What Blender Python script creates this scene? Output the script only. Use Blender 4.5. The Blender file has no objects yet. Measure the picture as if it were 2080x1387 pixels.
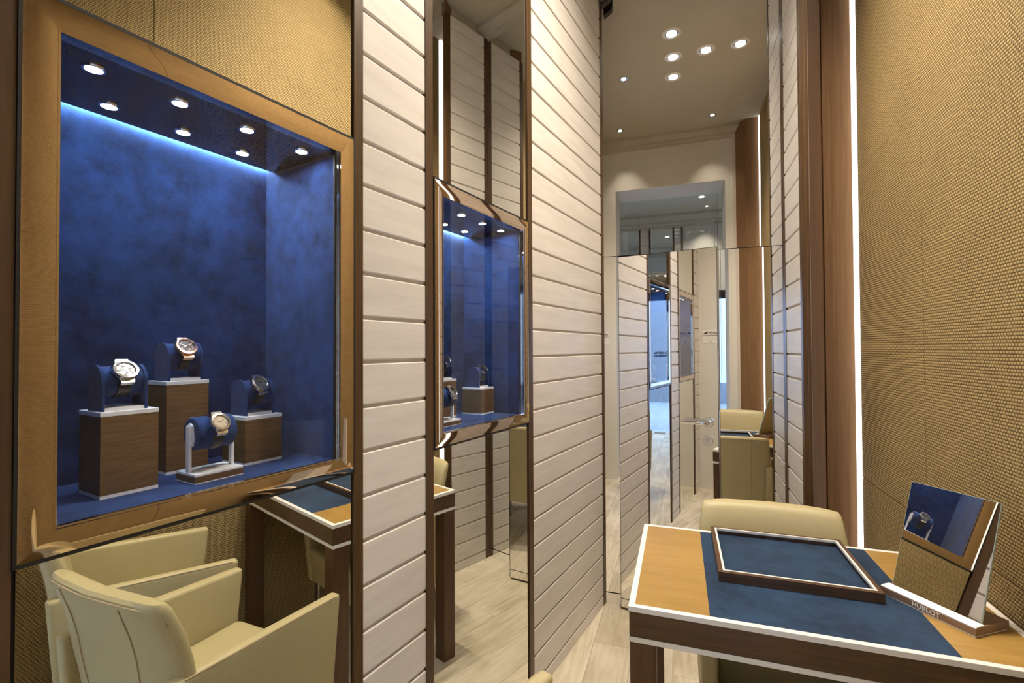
import bpy, bmesh, math, random
from mathutils import Vector, Matrix
random.seed(7)
SC = bpy.context.scene
COL = SC.collection
PI = math.pi

# ------------------------------------------------------------------ camera
F_PX, YAW, PITCH, ROLL, EYE = 976.35, 0.3337, 0.0156, -0.00482, 1.45
def _ray(x, y):
    c, s = math.cos(-ROLL), math.sin(-ROLL)
    x, y = x * c - y * s, x * s + y * c
    u, z = -y, 1.0
    ct, st = math.cos(PITCH), math.sin(PITCH)
    zc, yu = z * ct - u * st, z * st + u * ct
    c, s = math.cos(YAW), math.sin(YAW)
    return Vector((x * c - zc * s, x * s + zc * c, yu))
fw = _ray(0, 0); rt = _ray(1, 0) - fw; up = _ray(0, -1) - fw
cam_d = bpy.data.cameras.new('camera')
cam_d.sensor_width = 36.0; cam_d.sensor_fit = 'HORIZONTAL'
cam_d.lens = F_PX * 36.0 / 2080.0
cam_d.clip_start = 0.02; cam_d.clip_end = 200
cam = bpy.data.objects.new('camera', cam_d); COL.objects.link(cam)
M = Matrix((rt, up, -fw)).transposed().to_4x4(); M.translation = Vector((0, 0, EYE))
cam.matrix_world = M
SC.camera = cam

# ------------------------------------------------------------------ world, exposure
w = bpy.data.worlds.new('sky'); SC.world = w; w.use_nodes = True
bg = w.node_tree.nodes['Background']
bg.inputs['Color'].default_value = (0.42, 0.62, 1.0, 1); bg.inputs['Strength'].default_value = 7.5
SC.view_settings.view_transform = 'Standard'; SC.view_settings.look = 'None'
SC.view_settings.gamma = 1.0; SC.view_settings.use_curve_mapping = False
SC.view_settings.exposure = 0.0
cy = SC.cycles
cy.max_bounces = 9; cy.diffuse_bounces = 3; cy.glossy_bounces = 7; cy.transmission_bounces = 4
cy.transparent_max_bounces = 14; cy.use_adaptive_sampling = True; cy.adaptive_threshold = 0.11; cy.adaptive_min_samples = 12; cy.caustics_reflective = True; cy.caustics_refractive = False
cy.sample_clamp_indirect = 3.0; cy.blur_glossy = 0.5

SPOT_W = 80.0        # ceiling spots
SMALL_W = 16.0       # small pin spots
WARM = (1.0, 0.875, 0.715)
LED_E = 2.3          # vertical light strips
CASE_E = 320.0        # small spots in the display cases
CASE_STRIP_E = 150.0

# ------------------------------------------------------------------ layout numbers
LA, LS = 0.9646, 0.20016                    # left wall line  X = -LA + LS*Y
_h = math.hypot(1, LS)
DL = Vector((LS / _h, 1 / _h, 0))           # along the left wall
NL = Vector((1 / _h, -LS / _h, 0))          # out of the left wall into the room
PL = Vector((-LA, 0, 0))
ANG_L = math.atan2(DL.y, DL.x)
def LP(s, d, z): return PL + DL * s - NL * d + Vector((0, 0, z))
YM, XR, XW = 2.788, 0.516, 0.772
YN, YN2 = 0.15, -0.30                       # near wall faces
CEIL, PTOP = 3.74, 3.65
PITCHZ, KH = 0.11344, 16.718
def ZK(k): return EYE - (k - KH) * PITCHZ

# ------------------------------------------------------------------ mesh helpers
def mesh_obj(name, verts, faces, mat, parent=None, smooth=False, loc=None, rotz=None):
    me = bpy.data.meshes.new(name)
    me.from_pydata([tuple(v) for v in verts], [], faces); me.update()
    bm = bmesh.new(); bm.from_mesh(me); bmesh.ops.recalc_face_normals(bm, faces=bm.faces[:]); bm.to_mesh(me); bm.free()
    return link(name, me, mat, parent, smooth, loc, rotz)
def link(name, me, mat, parent=None, smooth=False, loc=None, rotz=None):
    if mat is not None and not me.materials: me.materials.append(mat)
    if smooth:
        for p in me.polygons: p.use_smooth = True
        try: me.set_sharp_from_angle(angle=math.radians(42))
        except Exception: pass
    o = bpy.data.objects.new(name, me); COL.objects.link(o)
    if parent is not None: o.parent = parent
    if loc is not None: o.location = loc
    if rotz is not None: o.rotation_euler = (0, 0, rotz)
    return o
def bm_obj(name, bm, mat, parent=None, smooth=False, loc=None, rotz=None):
    bmesh.ops.recalc_face_normals(bm, faces=bm.faces[:])
    me = bpy.data.meshes.new(name); bm.to_mesh(me); bm.free()
    return link(name, me, mat, parent, smooth, loc, rotz)
CUBE_F = [(0, 3, 2, 1), (4, 5, 6, 7), (0, 1, 5, 4), (1, 2, 6, 5), (2, 3, 7, 6), (3, 0, 4, 7)]
def box_v(x0, x1, y0, y1, z0, z1):
    return [(x0, y0, z0), (x1, y0, z0), (x1, y1, z0), (x0, y1, z0), (x0, y0, z1), (x1, y0, z1), (x1, y1, z1), (x0, y1, z1)]
def box(name, x0, x1, y0, y1, z0, z1, mat, parent=None, bev=0.0, seg=2, **kw):
    bm = bmesh.new()
    vs = [bm.verts.new(v) for v in box_v(x0, x1, y0, y1, z0, z1)]
    for f in CUBE_F: bm.faces.new([vs[i] for i in f])
    if bev > 0: bmesh.ops.bevel(bm, geom=bm.edges[:], offset=bev, segments=seg, affect='EDGES', profile=0.5)
    return bm_obj(name, bm, mat, parent, smooth=bev > 0.005, **kw)
def boxL(name, s0, s1, d0, d1, z0, z1, mat, parent=None, bev=0.0):
    bm = bmesh.new()
    vs = [bm.verts.new(LP(*v)) for v in box_v(s0, s1, d0, d1, z0, z1)]
    for f in CUBE_F: bm.faces.new([vs[i] for i in f])
    if bev > 0: bmesh.ops.bevel(bm, geom=bm.edges[:], offset=bev, segments=2, affect='EDGES', profile=0.5)
    return bm_obj(name, bm, mat, parent)
def prism(name, prof, axis, a0, a1, mat, parent=None, bev=0.0, seg=2, smooth=False, **kw):
    """prof: 2-d polygon; axis 'x': prof=(y,z); 'y': (x,z); 'z': (x,y)"""
    def P(p, a):
        return {'x': (a, p[0], p[1]), 'y': (p[0], a, p[1]), 'z': (p[0], p[1], a)}[axis]
    bm = bmesh.new()
    A = [bm.verts.new(P(p, a0)) for p in prof]; B = [bm.verts.new(P(p, a1)) for p in prof]
    n = len(prof)
    bm.faces.new(A); bm.faces.new(B[::-1])
    for i in range(n): bm.faces.new((A[i], A[(i + 1) % n], B[(i + 1) % n], B[i]))
    if bev > 0: bmesh.ops.bevel(bm, geom=bm.edges[:], offset=bev, segments=seg, affect='EDGES', profile=0.5)
    return bm_obj(name, bm, mat, parent, smooth=smooth or bev > 0.005, **kw)
def lathe(name, prof, mat, parent=None, n=32, axis='z', smooth=True, closed=False, center=(0, 0, 0), **kw):
    """prof: list of (r, h)"""
    vs, fs = [], []
    m = len(prof)
    for i in range(n):
        a = 2 * PI * i / n
        for r, h in prof:
            x, y, z = r * math.cos(a), r * math.sin(a), h
            if axis == 'x': x, y, z = z, x, y
            elif axis == 'y': x, y, z = x, z, y
            vs.append((x + center[0], y + center[1], z + center[2]))
    for i in range(n):
        j = (i + 1) % n
        for k in range(m if closed else m - 1):
            k2 = (k + 1) % m
            fs.append((i * m + k, j * m + k, j * m + k2, i * m + k2))
    o = mesh_obj(name, vs, fs, mat, parent, smooth, **kw)
    bm = bmesh.new(); bm.from_mesh(o.data)
    bmesh.ops.remove_doubles(bm, verts=bm.verts[:], dist=1e-6)
    bmesh.ops.dissolve_degenerate(bm, edges=bm.edges[:], dist=1e-6)
    bmesh.ops.recalc_face_normals(bm, faces=bm.faces[:]); bm.to_mesh(o.data); bm.free()
    if smooth:
        for p in o.data.polygons: p.use_smooth = True
        o.data.set_sharp_from_angle(angle=math.radians(42))
    return o
def tube(name, pts, r, mat, parent=None, n=8, closed=False, **kw):
    pts = [Vector(p) for p in pts]; vs, fs = [], []
    N = len(pts)
    for i, p in enumerate(pts):
        a = pts[i - 1] if (i > 0 or closed) else p
        b = pts[(i + 1) % N] if (i < N - 1 or closed) else p
        t = (b - a).normalized()
        ref = Vector((0, 0, 1)) if abs(t.z) < 0.9 else Vector((1, 0, 0))
        u = t.cross(ref).normalized(); v = t.cross(u)
        for k in range(n):
            q = 2 * PI * k / n
            vs.append(p + (u * math.cos(q) + v * math.sin(q)) * r)
    for i in range(N if closed else N - 1):
        j = (i + 1) % N
        for k in range(n):
            k2 = (k + 1) % n
            fs.append((i * n + k, i * n + k2, j * n + k2, j * n + k))
    if not closed:
        fs.append(tuple(range(n))); fs.append(tuple((N - 1) * n + k for k in range(n)))
    return mesh_obj(name, vs, fs, mat, parent, True, **kw)
def text_obj(name, body, size, mat, parent=None, extrude=0.0006, align='LEFT', spacing=1.0, bold=0.0):
    cu = bpy.data.curves.new(name, 'FONT'); cu.body = body; cu.size = size; cu.extrude = extrude
    cu.align_x = align; cu.space_character = spacing; cu.offset = bold; cu.resolution_u = 3
    t = bpy.data.objects.new(name + '_tmp', cu); COL.objects.link(t)
    dg = bpy.context.evaluated_depsgraph_get()
    me = bpy.data.meshes.new_from_object(t.evaluated_get(dg))
    bpy.data.objects.remove(t); bpy.data.curves.remove(cu)
    me.materials.clear()
    return link(name, me, mat, parent)
def empty(name, loc=(0, 0, 0), rotz=0.0):
    o = bpy.data.objects.new(name, None); COL.objects.link(o)
    o.location = loc; o.rotation_euler = (0, 0, rotz); o.empty_display_size = 0.05
    return o
def tag(o, label, cat, group=None):
    o['label'] = label; o['category'] = cat
    if group: o['group'] = group
    return o
def struct(o, label=None):
    o['kind'] = 'structure'
    if label: o['label'] = label
    return o

# ------------------------------------------------------------------ materials
def new_mat(name):
    m = bpy.data.materials.new(name); m.use_nodes = True
    nt = m.node_tree; b = nt.nodes['Principled BSDF']
    return m, nt, b
def plain(name, col, rough=0.5, metal=0.0, spec=0.5, sheen=0.0, coat=0.0):
    m, nt, b = new_mat(name)
    b.inputs['Base Color'].default_value = (*col, 1); b.inputs['Roughness'].default_value = rough
    b.inputs['Metallic'].default_value = metal; b.inputs['Specular IOR Level'].default_value = spec
    b.inputs['Sheen Weight'].default_value = sheen; b.inputs['Coat Weight'].default_value = coat
    return m
def N(nt, t, **kw):
    n = nt.nodes.new(t)
    for k, v in kw.items(): setattr(n, k, v)
    return n
def noise_mat(name, c0, c1, scale, mapping=(1, 1, 1), rough=0.5, detail=6.0, bump=0.0, lo=0.3, hi=0.7, spec=0.5,
              sheen=0.0, rand=0.0, metal=0.0, distort=0.0, coarse=None, rand_off=True, bump_dist=0.002):
    m, nt, b = new_mat(name); L = nt.links.new
    tc = N(nt, 'ShaderNodeTexCoord'); mp = N(nt, 'ShaderNodeMapping'); mp.inputs['Scale'].default_value = mapping
    src = tc.outputs['Object']
    oi = N(nt, 'ShaderNodeObjectInfo')
    if rand_off:
        ml = N(nt, 'ShaderNodeMath', operation='MULTIPLY'); ml.inputs[1].default_value = 37.0
        L(oi.outputs['Random'], ml.inputs[0])
        va = N(nt, 'ShaderNodeVectorMath', operation='ADD'); L(src, va.inputs[0])
        cb = N(nt, 'ShaderNodeCombineXYZ')
        for k in range(3): L(ml.outputs[0], cb.inputs[k])
        L(cb.outputs[0], va.inputs[1]); src = va.outputs[0]
    L(src, mp.inputs['Vector'])
    nz = N(nt, 'ShaderNodeTexNoise'); nz.inputs['Scale'].default_value = scale; nz.inputs['Detail'].default_value = detail
    nz.inputs['Roughness'].default_value = 0.6; nz.inputs['Distortion'].default_value = distort
    L(mp.outputs[0], nz.inputs['Vector'])
    fac = nz.outputs['Fac']
    if coarse:
        n2 = N(nt, 'ShaderNodeTexNoise'); n2.inputs['Scale'].default_value = coarse; n2.inputs['Detail'].default_value = 4.0
        L(src, n2.inputs['Vector'])
        mx = N(nt, 'ShaderNodeMath', operation='ADD'); L(nz.outputs['Fac'], mx.inputs[0]); L(n2.outputs['Fac'], mx.inputs[1])
        hf = N(nt, 'ShaderNodeMath', operation='MULTIPLY'); hf.inputs[1].default_value = 0.5; L(mx.outputs[0], hf.inputs[0])
        fac = hf.outputs[0]
    cr = N(nt, 'ShaderNodeValToRGB')
    cr.color_ramp.elements[0].position = lo; cr.color_ramp.elements[0].color = (*c0, 1)
    cr.color_ramp.elements[1].position = hi; cr.color_ramp.elements[1].color = (*c1, 1)
    L(fac, cr.inputs['Fac']); colr = cr.outputs['Color']
    if rand > 0:
        hs = N(nt, 'ShaderNodeHueSaturation')
        mr = N(nt, 'ShaderNodeMapRange'); mr.inputs['To Min'].default_value = 1 - rand; mr.inputs['To Max'].default_value = 1 + rand
        L(oi.outputs['Random'], mr.inputs['Value']); L(mr.outputs[0], hs.inputs['Value']); L(colr, hs.inputs['Color'])
        colr = hs.outputs['Color']
    L(colr, b.inputs['Base Color'])
    b.inputs['Roughness'].default_value = rough; b.inputs['Specular IOR Level'].default_value = spec
    b.inputs['Sheen Weight'].default_value = sheen; b.inputs['Metallic'].default_value = metal
    if bump > 0:
        bp = N(nt, 'ShaderNodeBump'); bp.inputs['Strength'].default_value = bump; bp.inputs['Distance'].default_value = bump_dist
        L(nz.outputs['Fac'], bp.inputs['Height']); L(bp.outputs[0], b.inputs['Normal'])
    return m
def emit(name, col, strength):
    m = bpy.data.materials.new(name); m.use_nodes = True; nt = m.node_tree
    nt.nodes.clear(); o = N(nt, 'ShaderNodeOutputMaterial'); e = N(nt, 'ShaderNodeEmission')
    e.inputs['Color'].default_value = (*col, 1); e.inputs['Strength'].default_value = strength
    nt.links.new(e.outputs[0], o.inputs['Surface']); return m
def thin_glass(name, tint=(1, 1, 1), ior=1.5, boost=1.0):
    m = bpy.data.materials.new(name); m.use_nodes = True; nt = m.node_tree
    nt.nodes.clear(); o = N(nt, 'ShaderNodeOutputMaterial'); L = nt.links.new
    t = N(nt, 'ShaderNodeBsdfTransparent'); t.inputs['Color'].default_value = (*tint, 1)
    g = N(nt, 'ShaderNodeBsdfGlossy'); g.inputs['Roughness'].default_value = 0.0
    fr = N(nt, 'ShaderNodeFresnel')
    ge = N(nt, 'ShaderNodeNewGeometry'); mr = N(nt, 'ShaderNodeMapRange')
    mr.inputs['To Min'].default_value = ior; mr.inputs['To Max'].default_value = 1.0 / ior
    L(ge.outputs['Backfacing'], mr.inputs['Value']); L(mr.outputs[0], fr.inputs['IOR'])
    ml = N(nt, 'ShaderNodeMath', operation='MULTIPLY', use_clamp=True); ml.inputs[1].default_value = boost
    mx = N(nt, 'ShaderNodeMixShader')
    L(fr.outputs[0], ml.inputs[0]); L(ml.outputs[0], mx.inputs['Fac']); L(t.outputs[0], mx.inputs[1]); L(g.outputs[0], mx.inputs[2])
    L(mx.outputs[0], o.inputs['Surface']); return m
def weave_mat(name, c0, c1, c2, py=0.0118, pz=0.0090):
    m, nt, b = new_mat(name); L = nt.links.new
    tc = N(nt, 'ShaderNodeTexCoord'); sx = N(nt, 'ShaderNodeSeparateXYZ'); L(tc.outputs['Object'], sx.inputs[0])
    def mth(op, a, bb=None, c=None):
        n = N(nt, 'ShaderNodeMath', operation=op)
        for i, v in enumerate((a, bb, c)):
            if v is None: continue
            if isinstance(v, (int, float)): n.inputs[i].default_value = v
            else: L(v, n.inputs[i])
        return n.outputs[0]
    wz = mth('DIVIDE', sx.outputs['Z'], pz); row = mth('FLOOR', wz); fz = mth('FRACT', wz)
    par = mth('MULTIPLY', mth('FLOORED_MODULO', row, 2.0), 0.5)
    uy = mth('ADD', mth('DIVIDE', sx.outputs['Y'], py), par); fy = mth('FRACT', uy)
    hy = mth('SINE', mth('MULTIPLY', fy, PI)); hz = mth('SINE', mth('MULTIPLY', fz, PI))
    h = mth('POWER', mth('MULTIPLY', hy, hz), 0.6)
    nz = N(nt, 'ShaderNodeTexNoise'); nz.inputs['Scale'].default_value = 60.0; nz.inputs['Detail'].default_value = 5.0
    L(tc.outputs['Object'], nz.inputs['Vector'])
    n2 = N(nt, 'ShaderNodeTexNoise'); n2.inputs['Scale'].default_value = 3.5; n2.inputs['Detail'].default_value = 4.0
    L(tc.outputs['Object'], n2.inputs['Vector'])
    cr = N(nt, 'ShaderNodeValToRGB'); e = cr.color_ramp.elements
    e[0].position = 0.12; e[0].color = (*c0, 1); e[1].position = 0.85; e[1].color = (*c2, 1)
    x = e.new(0.45); x.color = (*c1, 1)
    L(h, cr.inputs['Fac'])
    hs = N(nt, 'ShaderNodeHueSaturation'); L(cr.outputs['Color'], hs.inputs['Color'])
    v = mth('ADD', mth('MULTIPLY', nz.outputs['Fac'], 0.5), mth('ADD', mth('MULTIPLY', n2.outputs['Fac'], 0.4), 0.55))
    L(v, hs.inputs['Value']); L(hs.outputs['Color'], b.inputs['Base Color'])
    b.inputs['Roughness'].default_value = 0.75; b.inputs['Specular IOR Level'].default_value = 0.25
    bp = N(nt, 'ShaderNodeBump'); bp.inputs['Strength'].default_value = 0.7; bp.inputs['Distance'].default_value = 0.0021
    L(h, bp.inputs['Height']); L(bp.outputs[0], b.inputs['Normal'])
    return m

PLANK = noise_mat('painted_plank', (0.635, 0.595, 0.545), (0.735, 0.695, 0.645), 3.0, (1.2, 1, 9), rough=0.42, rand=0.025, bump=0.12, lo=0.25, hi=0.6, distort=0.4)
GROOVE = plain('plank_groove', (0.64, 0.57, 0.48), 0.6)
TRIMW = noise_mat('trim_oak', (0.052, 0.026, 0.009), (0.100, 0.052, 0.019), 4.0, (30, 30, 1.2), rough=0.38, bump=0.1)
NICHEW = noise_mat('niche_oak', (0.165, 0.088, 0.040), (0.245, 0.138, 0.066), 4.0, (26, 26, 0.7), rough=0.6, bump=0.08, spec=0.15)
OAKTOP = noise_mat('honey_oak', (0.285, 0.160, 0.036), (0.45, 0.275, 0.076), 3.0, (1.6, 14, 14), rough=0.33, distort=0.8, bump=0.06, coarse=2.5)
OAKSHADE = noise_mat('shaded_oak', (0.050, 0.024, 0.010), (0.115, 0.055, 0.022), 4.0, (1.6, 26, 26), rough=0.4, bump=0.08)  # apron and tray-side oak, shade put into the colour to darken it
OAKLEG = noise_mat('dark_oak_leg', (0.060, 0.026, 0.011), (0.120, 0.052, 0.022), 4.0, (26, 26, 1.4), rough=0.4, bump=0.08)
PLINTHW = noise_mat('plinth_oak', (0.115, 0.062, 0.026), (0.205, 0.118, 0.052), 5.0, (4, 4, 60), rough=0.45, bump=0.06)
LACQ = plain('white_lacquer', (0.82, 0.79, 0.74), 0.3)
WHITE = plain('white_acrylic', (0.85, 0.86, 0.88), 0.3)
SUEDE = noise_mat('blue_suede', (0.0032, 0.0135, 0.048), (0.0130, 0.046, 0.155), 26.0, rough=0.9, spec=0.1, sheen=0.12, coarse=5.0, lo=0.36, hi=0.64)
SUEDE2 = noise_mat('blue_suede_table', (0.005, 0.0185, 0.047), (0.015, 0.045, 0.098), 34.0, rough=0.85, spec=0.15, sheen=0.15, coarse=7.0, lo=0.38, hi=0.62)
LEATHER = noise_mat('cream_leather', (0.455, 0.385, 0.205), (0.50, 0.425, 0.235), 60.0, rough=0.42, spec=0.4, bump=0.03, coarse=3.0)
STITCH = plain('leather_piping', (0.46, 0.35, 0.20), 0.5)
MIRROR = plain('mirror_silver', (0.86, 0.86, 0.80), 0.0, 1.0)
MIRROR2 = plain('mirror_clear', (0.90, 0.90, 0.90), 0.0, 1.0)
FRAMEM = plain('polished_bronze', (0.70, 0.575, 0.465), 0.03, 1.0)
CHROME = plain('chrome', (0.78, 0.78, 0.80), 0.08, 1.0)
STEEL = plain('brushed_steel', (0.55, 0.54, 0.52), 0.25, 1.0)
BLACK = plain('black_gap', (0.006, 0.005, 0.005), 0.6)
BLACKGL = plain('black_gloss_panel', (0.010, 0.010, 0.013), 0.04, spec=0.6)
PAINT = noise_mat('ceiling_paint', (0.50, 0.455, 0.36), (0.52, 0.475, 0.38), 2.0, rough=0.8, rand_off=False)
WALLP = noise_mat('warm_white_paint', (0.66, 0.63, 0.56), (0.69, 0.66, 0.59), 2.0, rough=0.7, rand_off=False)
SHELL = plain('carcass', (0.03, 0.022, 0.016), 0.9)
WEAVE = weave_mat('woven_straw', (0.115, 0.070, 0.026), (0.315, 0.220, 0.092), (0.46, 0.345, 0.163))
FLOORB = noise_mat('bleached_oak_board', (0.36, 0.295, 0.19), (0.68, 0.61, 0.475), 2.6, (9, 0.9, 9), rough=0.48, rand=0.08, distort=1.4, bump=0.1, lo=0.30, hi=0.60, coarse=3.2, detail=6.0)
JOINT = plain('board_joint', (0.22, 0.17, 0.11), 0.9)
GLASS = thin_glass('case_glass', (0.985, 0.99, 1.0), 1.45, 0.8)
PANE = thin_glass('shop_glass', (0.97, 0.985, 0.985), 1.5, 1.0)
LED = emit('led_strip_light', (1.0, 0.97, 0.96), LED_E)
LENS = emit('spot_lens', (1.0, 0.95, 0.86), 14.0)
LENS_C = emit('case_spot_lens', (0.74, 0.85, 1.0), CASE_E)
STRIP_C = emit('case_strip', (0.58, 0.79, 1.0), CASE_STRIP_E)
DARKROOM = plain('dark_recess', (0.02, 0.016, 0.012), 0.9)
PAVE = noise_mat('street_paving', (0.20, 0.22, 0.25), (0.32, 0.34, 0.38), 6.0, rough=0.7, rand_off=False)
FACADE = noise_mat('pale_facade', (0.72, 0.76, 0.80), (0.80, 0.83, 0.86), 1.5, rough=0.6, rand_off=False)
PLINTHG = plain('grey_plinth', (0.16, 0.17, 0.19), 0.7)
LETTER = plain('black_letter', (0.02, 0.02, 0.025), 0.5)
ROSE = plain('rose_gold', (0.80, 0.47, 0.34), 0.18, 1.0)
STEELW = plain('watch_steel', (0.60, 0.585, 0.57), 0.16, 1.0)
DIALB = plain('dial_black', (0.012, 0.012, 0.014), 0.3)
DIALG = plain('dial_grey', (0.22, 0.20, 0.18), 0.25, 0.7)
DIALS = noise_mat('dial_skeleton', (0.03, 0.03, 0.035), (0.42, 0.41, 0.40), 260.0, rough=0.35, metal=0.3, detail=2.0, lo=0.44, hi=0.58)
STRAP = noise_mat('black_strap', (0.005, 0.005, 0.005), (0.015, 0.014, 0.014), 90.0, rough=0.4, bump=0.3)

# ------------------------------------------------------------------ floor (boards along Y)
fl = struct(mesh_obj('floor', box_v(-2.4, 2.4, -3.2, 3.4, -0.08, -0.004), CUBE_F, JOINT), 'pale bleached oak floor boards')
BW = 0.185
rows = [(-1.15 + i * BW) for i in range(13)]
bmesh_cache = {}
for i, x in enumerate(rows):
    y = -3.19 + (i * 0.61) % 1.35 - 0.9
    while y < 2.86:
        y0, y1 = max(y, -3.19), min(y + 1.35, 2.90)
        if y1 - y0 > 0.05:
            key = round(y1 - y0, 3)
            if key not in bmesh_cache:
                o = box('plank', 0, BW - 0.0009, 0, key - 0.0009, -0.004, 0.0, FLOORB, fl, bev=0.0004, seg=1)
                bmesh_cache[key] = o.data
            else:
                o = link('plank', bmesh_cache[key], None, fl)
            o.location = (x, y0, 0)
        y += 1.35
# ------------------------------------------------------------------ ceiling and cornices
struct(mesh_obj('ceiling', box_v(-2.4, 2.4, -3.3, 3.4, CEIL, CEIL + 0.1), CUBE_F, PAINT), 'beige plaster ceiling')
CORN = [(0, 0), (0.012, 0), (0.014, 0.02), (0.03, 0.028), (0.034, 0.05), (0.06, 0.075), (0.075, 0.09), (0.078, 0.11), (0, 0.11)]
struct(prism('trim_1', [(YM + 0.02 - a, CEIL - 0.11 + b) for a, b in CORN], 'x', -0.42, 0.85, PAINT), 'plaster cornice above the tall far mirror')
struct(prism('trim_2', [(YN + a, CEIL - 0.11 + b) for a, b in CORN], 'x', -0.95, 0.85, PAINT), 'plaster cornice above the entrance opening')

# ------------------------------------------------------------------ left wall
PLT = 0.014
wall_l = struct(boxL('wall_left', -0.2, 3.0, 0.36, 0.42, 0.0, CEIL, SHELL), 'left wall of white planks, dark oak posts, mirrors and display cases')
boxL('plank_backing', 1.03, 1.31, 0.0065, 0.05, 0.0, PTOP, GROOVE, wall_l)
boxL('plank_backing', 1.945, 2.84, 0.0065, 0.05, 0.0, PTOP, GROOVE, wall_l)
boxL('plank_backing', 0.14, 0.40, 0.0065, 0.05, 0.0, PTOP, GROOVE, wall_l)
boxL('upper_infill', -0.2, 3.0, 0.05, 0.36, PTOP, CEIL, PAINT, wall_l)
def plank_set(parent, pos, rotz, length, ks=range(-2, 29)):
    """planks with local x along the wall, local -y out of the wall"""
    g, r, t = 0.0088, 0.0036, 0.0062
    def mk(hh):
        bm = bmesh.new()
        vs = [bm.verts.new(v) for v in box_v(0, length, 0, t, g / 2, hh - g / 2)]
        for f in CUBE_F: bm.faces.new([vs[i] for i in f])
        ed = [e for e in bm.edges if abs(e.verts[0].co.y) < 1e-6 and abs(e.verts[1].co.y) < 1e-6 and abs(e.verts[0].co.z - e.verts[1].co.z) < 1e-6]
        bmesh.ops.bevel(bm, geom=ed, offset=r, segments=3, affect='EDGES', profile=0.5)
        bmesh.ops.recalc_face_normals(bm, faces=bm.faces[:])
        me = bpy.data.meshes.new('plank'); bm.to_mesh(me); bm.free()
        return me
    std = mk(PITCHZ)
    for k in ks:
        link('plank', std, PLANK, parent, False, loc=(pos[0], pos[1], ZK(k + 1)), rotz=rotz)
    link('plank', mk(PTOP - ZK(-2) + g / 2), PLANK, parent, False, loc=(pos[0], pos[1], ZK(-2)), rotz=rotz)
    link('plank', mk(ZK(29) + g / 2), PLANK, parent, False, loc=(pos[0], pos[1], -g / 2), rotz=rotz)
for s0, s1 in ((1.0495, 1.2905), (1.9665, 2.806), (0.155, 0.381)):
    p = LP(s0, 0, 0); plank_set(wall_l, (p.x, p.y), ANG_L, s1 - s0)
n_tr = 3
for s0, s1, lab in ((1.0195, 1.0495, 'dark oak post right of the large display case'), (1.2905, 1.3245, 'dark oak post left of the small far display case'),
                    (1.9295, 1.9665, 'dark oak post right of the small far display case'), (2.806, 2.843, 'dark oak post in the corner beside the tall mirror'),
                    (0.381, 0.4165, 'dark oak post at the left edge beside the large display case')):
    o = struct(boxL('trim_%d' % n_tr, s0, s1, -0.003, 0.05, 0.0, PTOP, TRIMW, None, 0.0012), lab); n_tr += 1

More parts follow.
